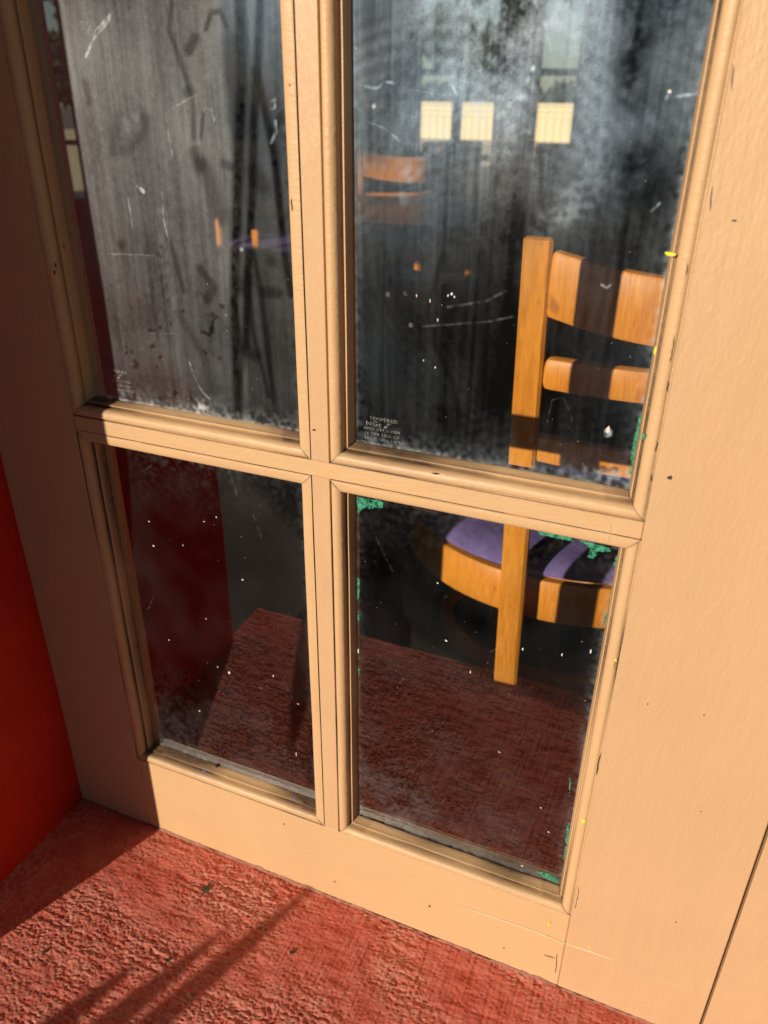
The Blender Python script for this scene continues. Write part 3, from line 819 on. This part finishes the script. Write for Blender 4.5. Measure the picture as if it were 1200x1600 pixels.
def bar(mb, p, q, wx, wy, c_=.004, ang=0.0):
    """square-section bar from p to q with bevelled corners"""
    p = Vector(p); q = Vector(q); ca, sa = math.cos(ang), math.sin(ang)
    def sec(o_, sx, sy, z):
        pts = [(-sx + c_, -sy), (sx - c_, -sy), (sx, -sy + c_), (sx, sy - c_), (sx - c_, sy), (-sx + c_, sy), (-sx, sy - c_), (-sx, -sy + c_)]
        return [(o_.x + a * ca - b * sa, o_.y + a * sa + b * ca, o_.z + z) for a, b in pts]
    vs = sec(p, wx / 2 - c_ * .6, wy / 2 - c_ * .6, 0) + sec(p.lerp(q, .004), wx / 2, wy / 2, 0) + sec(q, wx / 2, wy / 2, -c_ * .6) + sec(q, wx / 2 - c_ * .6, wy / 2 - c_ * .6, 0)
    fs = [(r * 8 + i, r * 8 + (i + 1) % 8, r * 8 + 8 + (i + 1) % 8, r * 8 + 8 + i) for r in range(3) for i in range(8)] + [tuple(range(8))[::-1], tuple(24 + i for i in range(8))]
    mb.add(vs, fs)
def slat(mb, pts, z0_, z1_, th, rnd=.008, lean=0.0, sag=0.0):
    """curved board through plan points, rounded end corners and soft edges"""
    P_ = [Vector(p) for p in pts]
    # Catmull-Rom resample
    out = []
    E_ = [P_[0] * 2 - P_[1]] + P_ + [P_[-1] * 2 - P_[-2]]
    for i in range(1, len(E_) - 2):
        for k in range(12):
            u = k / 12; a, b, c2, d = E_[i - 1:i + 3]
            out.append(.5 * ((2 * b) + (c2 - a) * u + (2 * a - 5 * b + 4 * c2 - d) * u * u + (3 * b - a - 3 * c2 + d) * u ** 3))
    out.append(P_[-1])
    n = len(out); tot = sum((out[i + 1] - out[i]).length for i in range(n - 1)); s_ = 0
    # denser samples at the ends for the rounding
    vs = []; k = 0
    rings_ = []
    for i in range(n):
        if i: s_ += (out[i] - out[i - 1]).length
        rings_.append((s_, out[i], (out[min(i + 1, n - 1)] - out[max(i - 1, 0)]).normalized()))
    ext = []
    for e in (0, .08, .3, .6):                      # end rounding samples
        ext.append((e * rnd, out[0] + rings_[0][2] * e * rnd, rings_[0][2]))
    ext2 = [(tot - e * rnd, out[-1] - rings_[-1][2] * e * rnd, rings_[-1][2]) for e in (.6, .3, .08, 0)]
    mid = [r for r in rings_ if rnd < r[0] < tot - rnd]
    R_ = ext + mid + ext2
    sec = 10
    for s1, p, t_ in R_:
        d = min(s1, tot - s1); cut = rnd - math.sqrt(max(0, rnd ** 2 - (rnd - min(d, rnd)) ** 2))
        nn = Vector((-t_.y, t_.x))
        a0, a1 = z0_ + cut, z1_ - cut
        q = min(th * .3, .006)
        for o_, z in ((-th / 2, a0 + q), (-th / 2 + q * .3, a0 + q * .3), (-th / 2 + q, a0), (th / 2 - q, a0), (th / 2, a0 + q), (th / 2, a1 - q), (th / 2 - q, a1), (-th / 2 + q, a1), (-th / 2 + q * .3, a1 - q * .3), (-th / 2, a1 - q)):
            zz = (z - z0_) * lean
            vs.append((p.x + nn.x * (o_) , p.y + nn.y * (o_) - zz, z - sag * math.sin(PI * max(0, min(1, s1 / tot)))))
    N = len(R_)
    fs = [(i * sec + j, (i + 1) * sec + j, (i + 1) * sec + (j + 1) % sec, i * sec + (j + 1) % sec) for i in range(N - 1) for j in range(sec)]
    fs += [tuple(range(sec)), tuple((N - 1) * sec + j for j in range(sec))[::-1]]
    mb.add(vs, fs)

U = 2 / 3
def u(x, y): return Vector((x * U, y * U))
def zz(z): return (1.168 + z) * U
SC = u(-.238, 1.055)                          # seat centre
def make_chair():
    root = empty('round_seat_chair', (SC.x, SC.y, FZ))
    off = Vector((SC.x, SC.y, FZ))
    def put(mb, name, m, parent=root, smooth=True):
        if 'ring' in name or 'seat' in name:
            yn = SC.y - .385 * U
            mb.v = [(v[0], yn + (v[1] - yn) * .80, v[2]) for v in mb.v]
        mb.v = [tuple(Vector(v) - off) for v in mb.v]
        return mb.build(name, m, parent, smooth)
    r = .385 * U
    p1 = u(-.292, .622); p2 = u(.125, .80)
    def post(a, top, bot, foot, ang):
        mb = MB(); bar(mb, (foot[0], foot[1], FZ), (a[0], a[1], top), (.0335 if ang < .2 else .030), .023, .004, ang); return mb
    put(post(p1, zz(-.203), 0, (p1.x + .020, p1.y), R(4)), 'leg', M['wood'])
    put(post(p2, zz(-.203), 0, (p2.x - .004, p2.y + .01), R(58)), 'leg', M['wood'])
    for ang in (R(68), R(128)):
        x = SC.x + r * .86 * math.cos(ang); y = SC.y + r * .86 * math.sin(ang)
        mb = MB(); bar(mb, (x + .02 * math.cos(ang), y + .02 * math.sin(ang), FZ), (x, y, zz(-.88)), .034, .034, .004, ang)
        put(mb, 'leg', M['wood'])
    mb = MB(); ring(mb, SC.x, SC.y, r - .02, r, zz(-1.002), zz(-.902), n=72); put(mb, 'seat_apron', M['wood'])
    mb = MB(); ring(mb, SC.x, SC.y, r - .078, r - .058, zz(-1.245), zz(-1.200), n=72); put(mb, 'stretcher_ring', M['wood'])
    # cushion
    mb = MB(); prof = [(0, .026), (.35, .0255), (.6, .023), (.78, .019), (.88, .0145), (.945, .008), (.975, .002), (.97, -.004)]
    n = 64; vs = [(SC.x, SC.y, zz(-.902) + prof[0][1] + .01)]
    for q, h in prof[1:]: vs += [(SC.x + r * q * math.cos(i * 2 * PI / n), SC.y + r * q * math.sin(i * 2 * PI / n), zz(-.902) + h + .01) for i in range(n)]
    fs = [(0, 1 + i, 1 + (i + 1) % n) for i in range(n)]
    for k in range(len(prof) - 2):
        b0 = 1 + k * n; b1 = b0 + n
        fs += [(b0 + i, b1 + i, b1 + (i + 1) % n, b0 + (i + 1) % n) for i in range(n)]
    fs.append(tuple(1 + (len(prof) - 2) * n + i for i in range(n))[::-1])
    mb.add(vs, fs); put(mb, 'seat_cushion', M['vinyl'])
    mb = MB(); slat(mb, [u(-.262, .625), u(-.17, .605), u(-.06, .600), u(.04, .64), u(.112, .775)], zz(-.335), zz(-.222), .018, .0035, sag=.0165)
    put(mb, 'crest_rail', M['wood'])
    mb = MB(); slat(mb, [u(-.258, .63), u(-.17, .622), u(-.07, .625), u(.02, .66), u(.108, .785)], zz(-.466), zz(-.406), .020, .006)
    put(mb, 'back_slat', M['wood'])
    mb = MB(); slat(mb, [u(-.262, .632), u(-.17, .624), u(-.07, .627), u(.02, .662), u(.108, .787)], zz(-.610), zz(-.556), .020, .005)
    put(mb, 'back_slat', M['wood'])
    return root
def copy_tree(o, parent=None):
    c_ = o.copy(); COL.objects.link(c_)
    if parent is not None: c_.parent = parent
    for ch in [x for x in bpy.data.objects if x.parent == o]: copy_tree(ch, c_)
    return c_
chair = make_chair()
GR = 'orange wooden chairs with purple seats in the room'
tag(chair, 'near orange wooden chair with purple round seat right behind the glass', 'chair', GR)
for lab, x, y, rz in (('orange wooden chair further back showing a blurred crest rail beside the middle upright', -1.22, 2.25, R(25)),
                      ('half hidden orange chair with a sunlit seat edge behind the dusty upper left pane', -1.85, 2.75, R(-50))):
    k = copy_tree(chair); k.location = (x, y, FZ); k.rotation_euler = (0, 0, rz)
    k['label'] = lab

# tables
def table(x, y, top, w_, d_, m, lab, rz=0):
    root = empty('table', (x, y, FZ), rz); tag(root, lab, 'table')
    mb = MB(); mb.box((-w_ / 2, -d_ / 2, top - .035 - FZ), (w_ / 2, d_ / 2, top - FZ), .006); mb.build('tabletop', m, root)
    mb = MB(); mb.box((-.035, -.035, .03), (.035, .035, top - .036 - FZ), .004); mb.build('pedestal', M['table'], root)
    for a in (0, PI / 2):
        mb = MB(); mb.box((-.28, -.03, 0), (.28, .03, .029 + a * .0005), .004, Matrix.Rotation(a, 4, 'Z')); mb.build('foot', M['metal'], root)
table(-1.80, 3.0, .475, .75, .6, M['tabletop_light'], 'pale topped cafe table behind the upper left pane', R(8))
table(-.95, 1.75, .50, .70, .70, M['table'], 'dark topped cafe table standing left of the near orange chair', R(5))

def grey_chair(x, y, rz, lab):
    root = empty('upholstered_chair', (x, y, FZ), rz); tag(root, lab, 'chair', 'grey panel back chairs by the far windows')
    mb = MB(); mb.box((-.20, -.022, .36), (.20, .022, .80), .012); mb.build('backrest', M['grey_fabric'], root)
    mb = MB(); mb.box((-.21, .025, .42), (.21, .44, .48), .015); mb.build('seat', M['grey_fabric'], root)
    for sx in (-1, 1):
        for sy in (0, 1):
            mb = MB(); bar(mb, (sx * .19, .04 + sy * .36, 0), (sx * .18, .05 + sy * .34, .42), .03, .03); mb.build('leg', M['wood'], root)
    return root
grey_chair(-.87, 4.2, R(0), 'grey upholstered chair in front of the right hand far window')
grey_chair(-1.55, 4.2, R(52), 'grey upholstered chair turned aside in front of the paired far windows')

# ------------------------------------------------------------ beyond the room
def fence():
    root = empty('fence', (-7.5, 22, FZ)); tag(root, 'sunlit cream board fence seen through the far windows', 'fence')
    mb = MB(); rg = random.Random(3)
    for i in range(110):
        x = -11 + i * .2; mb.box((x, 0, .03), (x + .186, .02, .86 + rg.uniform(-.004, .004)))
    mb.build('boards', M['fence'], root)
    for z in (.60, .73): 
        mb = MB(); mb.box((-11, -.04, z), (11, -.001, z + .07)); mb.build('rail', M['fence'], root)
    mb = MB(); mb.box((-11, -.06, .87), (11, .06, .93)); mb.build('cap_rail', M['fence'], root)
fence()

def tree(x, y, h, rad, seed, lab, group, trunk=True, n=2600, ls=.16, low=.1):
    rg = random.Random(seed)
    root = empty('leafy_tree', (x, y, FZ)); tag(root, lab, 'tree', group)
    mb = MB()
    def limb(p, q, r0, r1):
        p = Vector(p); q = Vector(q); d = (q - p).normalized(); a = d.orthogonal().normalized(); b = d.cross(a)
        vs = [tuple(o_ + (a * math.cos(i * PI / 3) + b * math.sin(i * PI / 3)) * r_) for o_, r_ in ((p, r0), (q, r1)) for i in range(6)]
        mb.add(vs, [(i, (i + 1) % 6, 6 + (i + 1) % 6, 6 + i) for i in range(6)])
    limb((0, 0, 0), (.05, 0, h * .55), rad * .09, rad * .05)
    cl = []
    for i in range(16):
        a = rg.uniform(0, 2 * PI); rr = rad * rg.uniform(.15, .8); z = h * rg.uniform(low + .1, .95)
        k = 1 - .55 * max(0, (z / h - .5)) * 2
        c_ = Vector((rr * k * math.cos(a), rr * k * math.sin(a), z)); cl.append((c_, rad * rg.uniform(.25, .48)))
        limb((.03, 0, h * rg.uniform(.2, .5)), c_, rad * .03, rad * .008)
    mb.build('trunk', M['bark'], root)
    vs, fs = [], []
    for i in range(n):
        c_, r_ = rg.choice(cl)
        v = Vector((rg.gauss(0, 1), rg.gauss(0, 1), rg.gauss(0, 1))).normalized() * r_ * rg.uniform(.4, 1.1) ** .6
        p = c_ + v; a = Vector((rg.gauss(0, 1), rg.gauss(0, 1), rg.gauss(0, 1))).normalized(); b = a.orthogonal().normalized()
        s_ = ls * rg.uniform(.6, 1.3); k = len(vs)
        vs += [tuple(p - a * s_), tuple(p + b * s_ * .5), tuple(p + a * s_), tuple(p - b * s_ * .5)]; fs.append((k, k + 1, k + 2, k + 3))
    me_ = bpy.data.meshes.new('crown'); me_.from_pydata(vs, [], fs); link_mesh('crown', me_, M['leaf'], root)
    return root
def tree_line(x0, x1, y, h, seed, n, ls, name='tree_line'):
    """a far wood that reads as one dark mass"""
    rg = random.Random(seed); vs, fs = [], []
    cl = []
    for i in range(int((x1 - x0) * 1.6)):
        x = rg.uniform(x0, x1); cl.append((Vector((x, y + rg.uniform(-1.2, 1.2), FZ + h * rg.uniform(.05, .8 + .15 * math.sin(x * 1.3)))), rg.uniform(.5, 1.2)))
    for i in range(n):
        c_, r_ = rg.choice(cl)
        v = Vector((rg.gauss(0, 1), rg.gauss(0, 1), rg.gauss(0, 1))).normalized() * r_ * rg.uniform(.3, 1.1) ** .6
        p = c_ + v; a = Vector((rg.gauss(0, 1), rg.gauss(0, 1), rg.gauss(0, 1))).normalized(); b = a.orthogonal().normalized()
        s_ = ls * rg.uniform(.6, 1.3); k = len(vs)
        vs += [tuple(p - a * s_), tuple(p + b * s_ * .5), tuple(p + a * s_), tuple(p - b * s_ * .5)]; fs.append((k, k + 1, k + 2, k + 3))
    me_ = bpy.data.meshes.new(name); me_.from_pydata(vs, [], fs)
    return link_mesh(name, me_, M['leaf'])
tag(tree_line(-24, 1, 25.5, 6.2, 5, 26000, .26), 'dark wood rising behind the cream fence', 'trees', kind='stuff')
tag(tree_line(-40, 14, -20, 1.9, 6, 16000, .22), 'low dark wood mirrored along the horizon in the panes', 'trees', kind='stuff')
# trees across the way, mirrored in the top of the right hand pane
tree(-5.4, -9.0, 4.4, 1.0, 31, 'narrow dark tree mirrored near the middle upright', None, n=2600, ls=.10, low=.0)
tree(-1.2, -11.0, 5.5, 0.75, 33, 'tall narrow tree mirrored near the right edge of the upper pane', None, n=2400, ls=.10, low=.0)
tree(-13.5, -14.0, 4.6, 2.6, 37, 'broad dark tree mirrored in the upper left pane', None, n=3600, ls=.18, low=.0)

# ------------------------------------------------------------ strap-leaved plant whose leaf tips throw the three shadows
def plant():
    back = -travel
    ends = [(atz(502, 1384, 0), .0165), (atz(352, 1456, 0), .020), (atz(212, 1500, 0), .023)]
    tops = []
    for p, wd in ends:
        t_ = (p.y + 1.15) / -back.y
        tops.append((p + back * t_, wd))
    c0 = sum((t_[0] for t_ in tops), Vector()) / 3
    off = Vector((c0.x, c0.y, FZ))
    root = empty('potted_plant', off); tag(root, 'potted plant whose long narrow leaves cast streaked shadows on the step', 'plant')
    mb = MB(); n = 28; prof = [(.0, .0), (.09, .0), (.115, .12), (.13, .12), (.13, .14), (.112, .14), (.11, .125), (0, .12)]
    vs = [(r * math.cos(i * 2 * PI / n), r * math.sin(i * 2 * PI / n), z) for r, z in prof for i in range(n)]
    fs = [(k * n + i, k * n + (i + 1) % n, (k + 1) * n + (i + 1) % n, (k + 1) * n + i) for k in range(len(prof) - 1) for i in range(n)]
    mb.add(vs, fs); mb.build('pot', M['clay'], root, True)
    side = Vector((math.cos(AZ), -math.sin(AZ), 0))
    for i, (top, wd) in enumerate(tops):
        base = Vector((off.x + (top.x - off.x) * .9, off.y, FZ + .12))
        vs, fs = [], []; N = 16
        for k in range(N + 1):
            u_ = k / N
            c_ = base.lerp(top, u_) + side * .006 * math.sin(u_ * 5 + i) - off
            w_ = wd * max(.05, 1 - u_ ** 12) ** .6 * (.85 + .15 * math.sin(u_ * PI))
            f_ = Vector((side.y, -side.x, 0)) * w_ * .25
            vs += [tuple(c_ - side * w_), tuple(c_ + f_), tuple(c_ + side * w_), tuple(c_ + f_ * 1.12)]
        for k in range(N):
            for j in range(4): fs.append((k * 4 + j, k * 4 + (j + 1) % 4, k * 4 + 4 + (j + 1) % 4, k * 4 + 4 + j))
        mb = MB(); mb.add(vs, fs); mb.build('leaf', M['blade'], root, True)
plant()

# bits of leaf lying on the step
for i, (px, py, a, lab) in enumerate(((322, 1388, .0042, 'largest dark leaf bit on the red step near the door'), (262, 1500, .0028, 'small dark leaf bit on the red step beside the shadow streaks'),
                                 (68, 1488, .0022, 'tiny green leaf bit on the red step near the dark corner shadow'), (456, 1488, .0030, 'greyish leaf bit on the red step right of the longest shadow'))):
    p = atz(px, py, .0012); mb = MB(); rg = random.Random(i)
    n = 9; pts = [(a * math.cos(k * 2 * PI / n) * rg.uniform(.6, 1.1), a * .8 * math.sin(k * 2 * PI / n) * rg.uniform(.6, 1.1)) for k in range(n)]
    mb.add([(x, y, .0004 + .0006 * rg.random()) for x, y in pts] + [(x * 1.05, y * 1.05, -.0006) for x, y in pts], [tuple(range(n))] + [(k, n + k, n + (k + 1) % n, (k + 1) % n) for k in range(n)])
    o = mb.build('leaf_fragment', M['leafbit']); o.location = p; o.rotation_euler = (0, 0, i * 1.3)
    tag(o, lab, 'leaf', 'leaf bits on the red step')
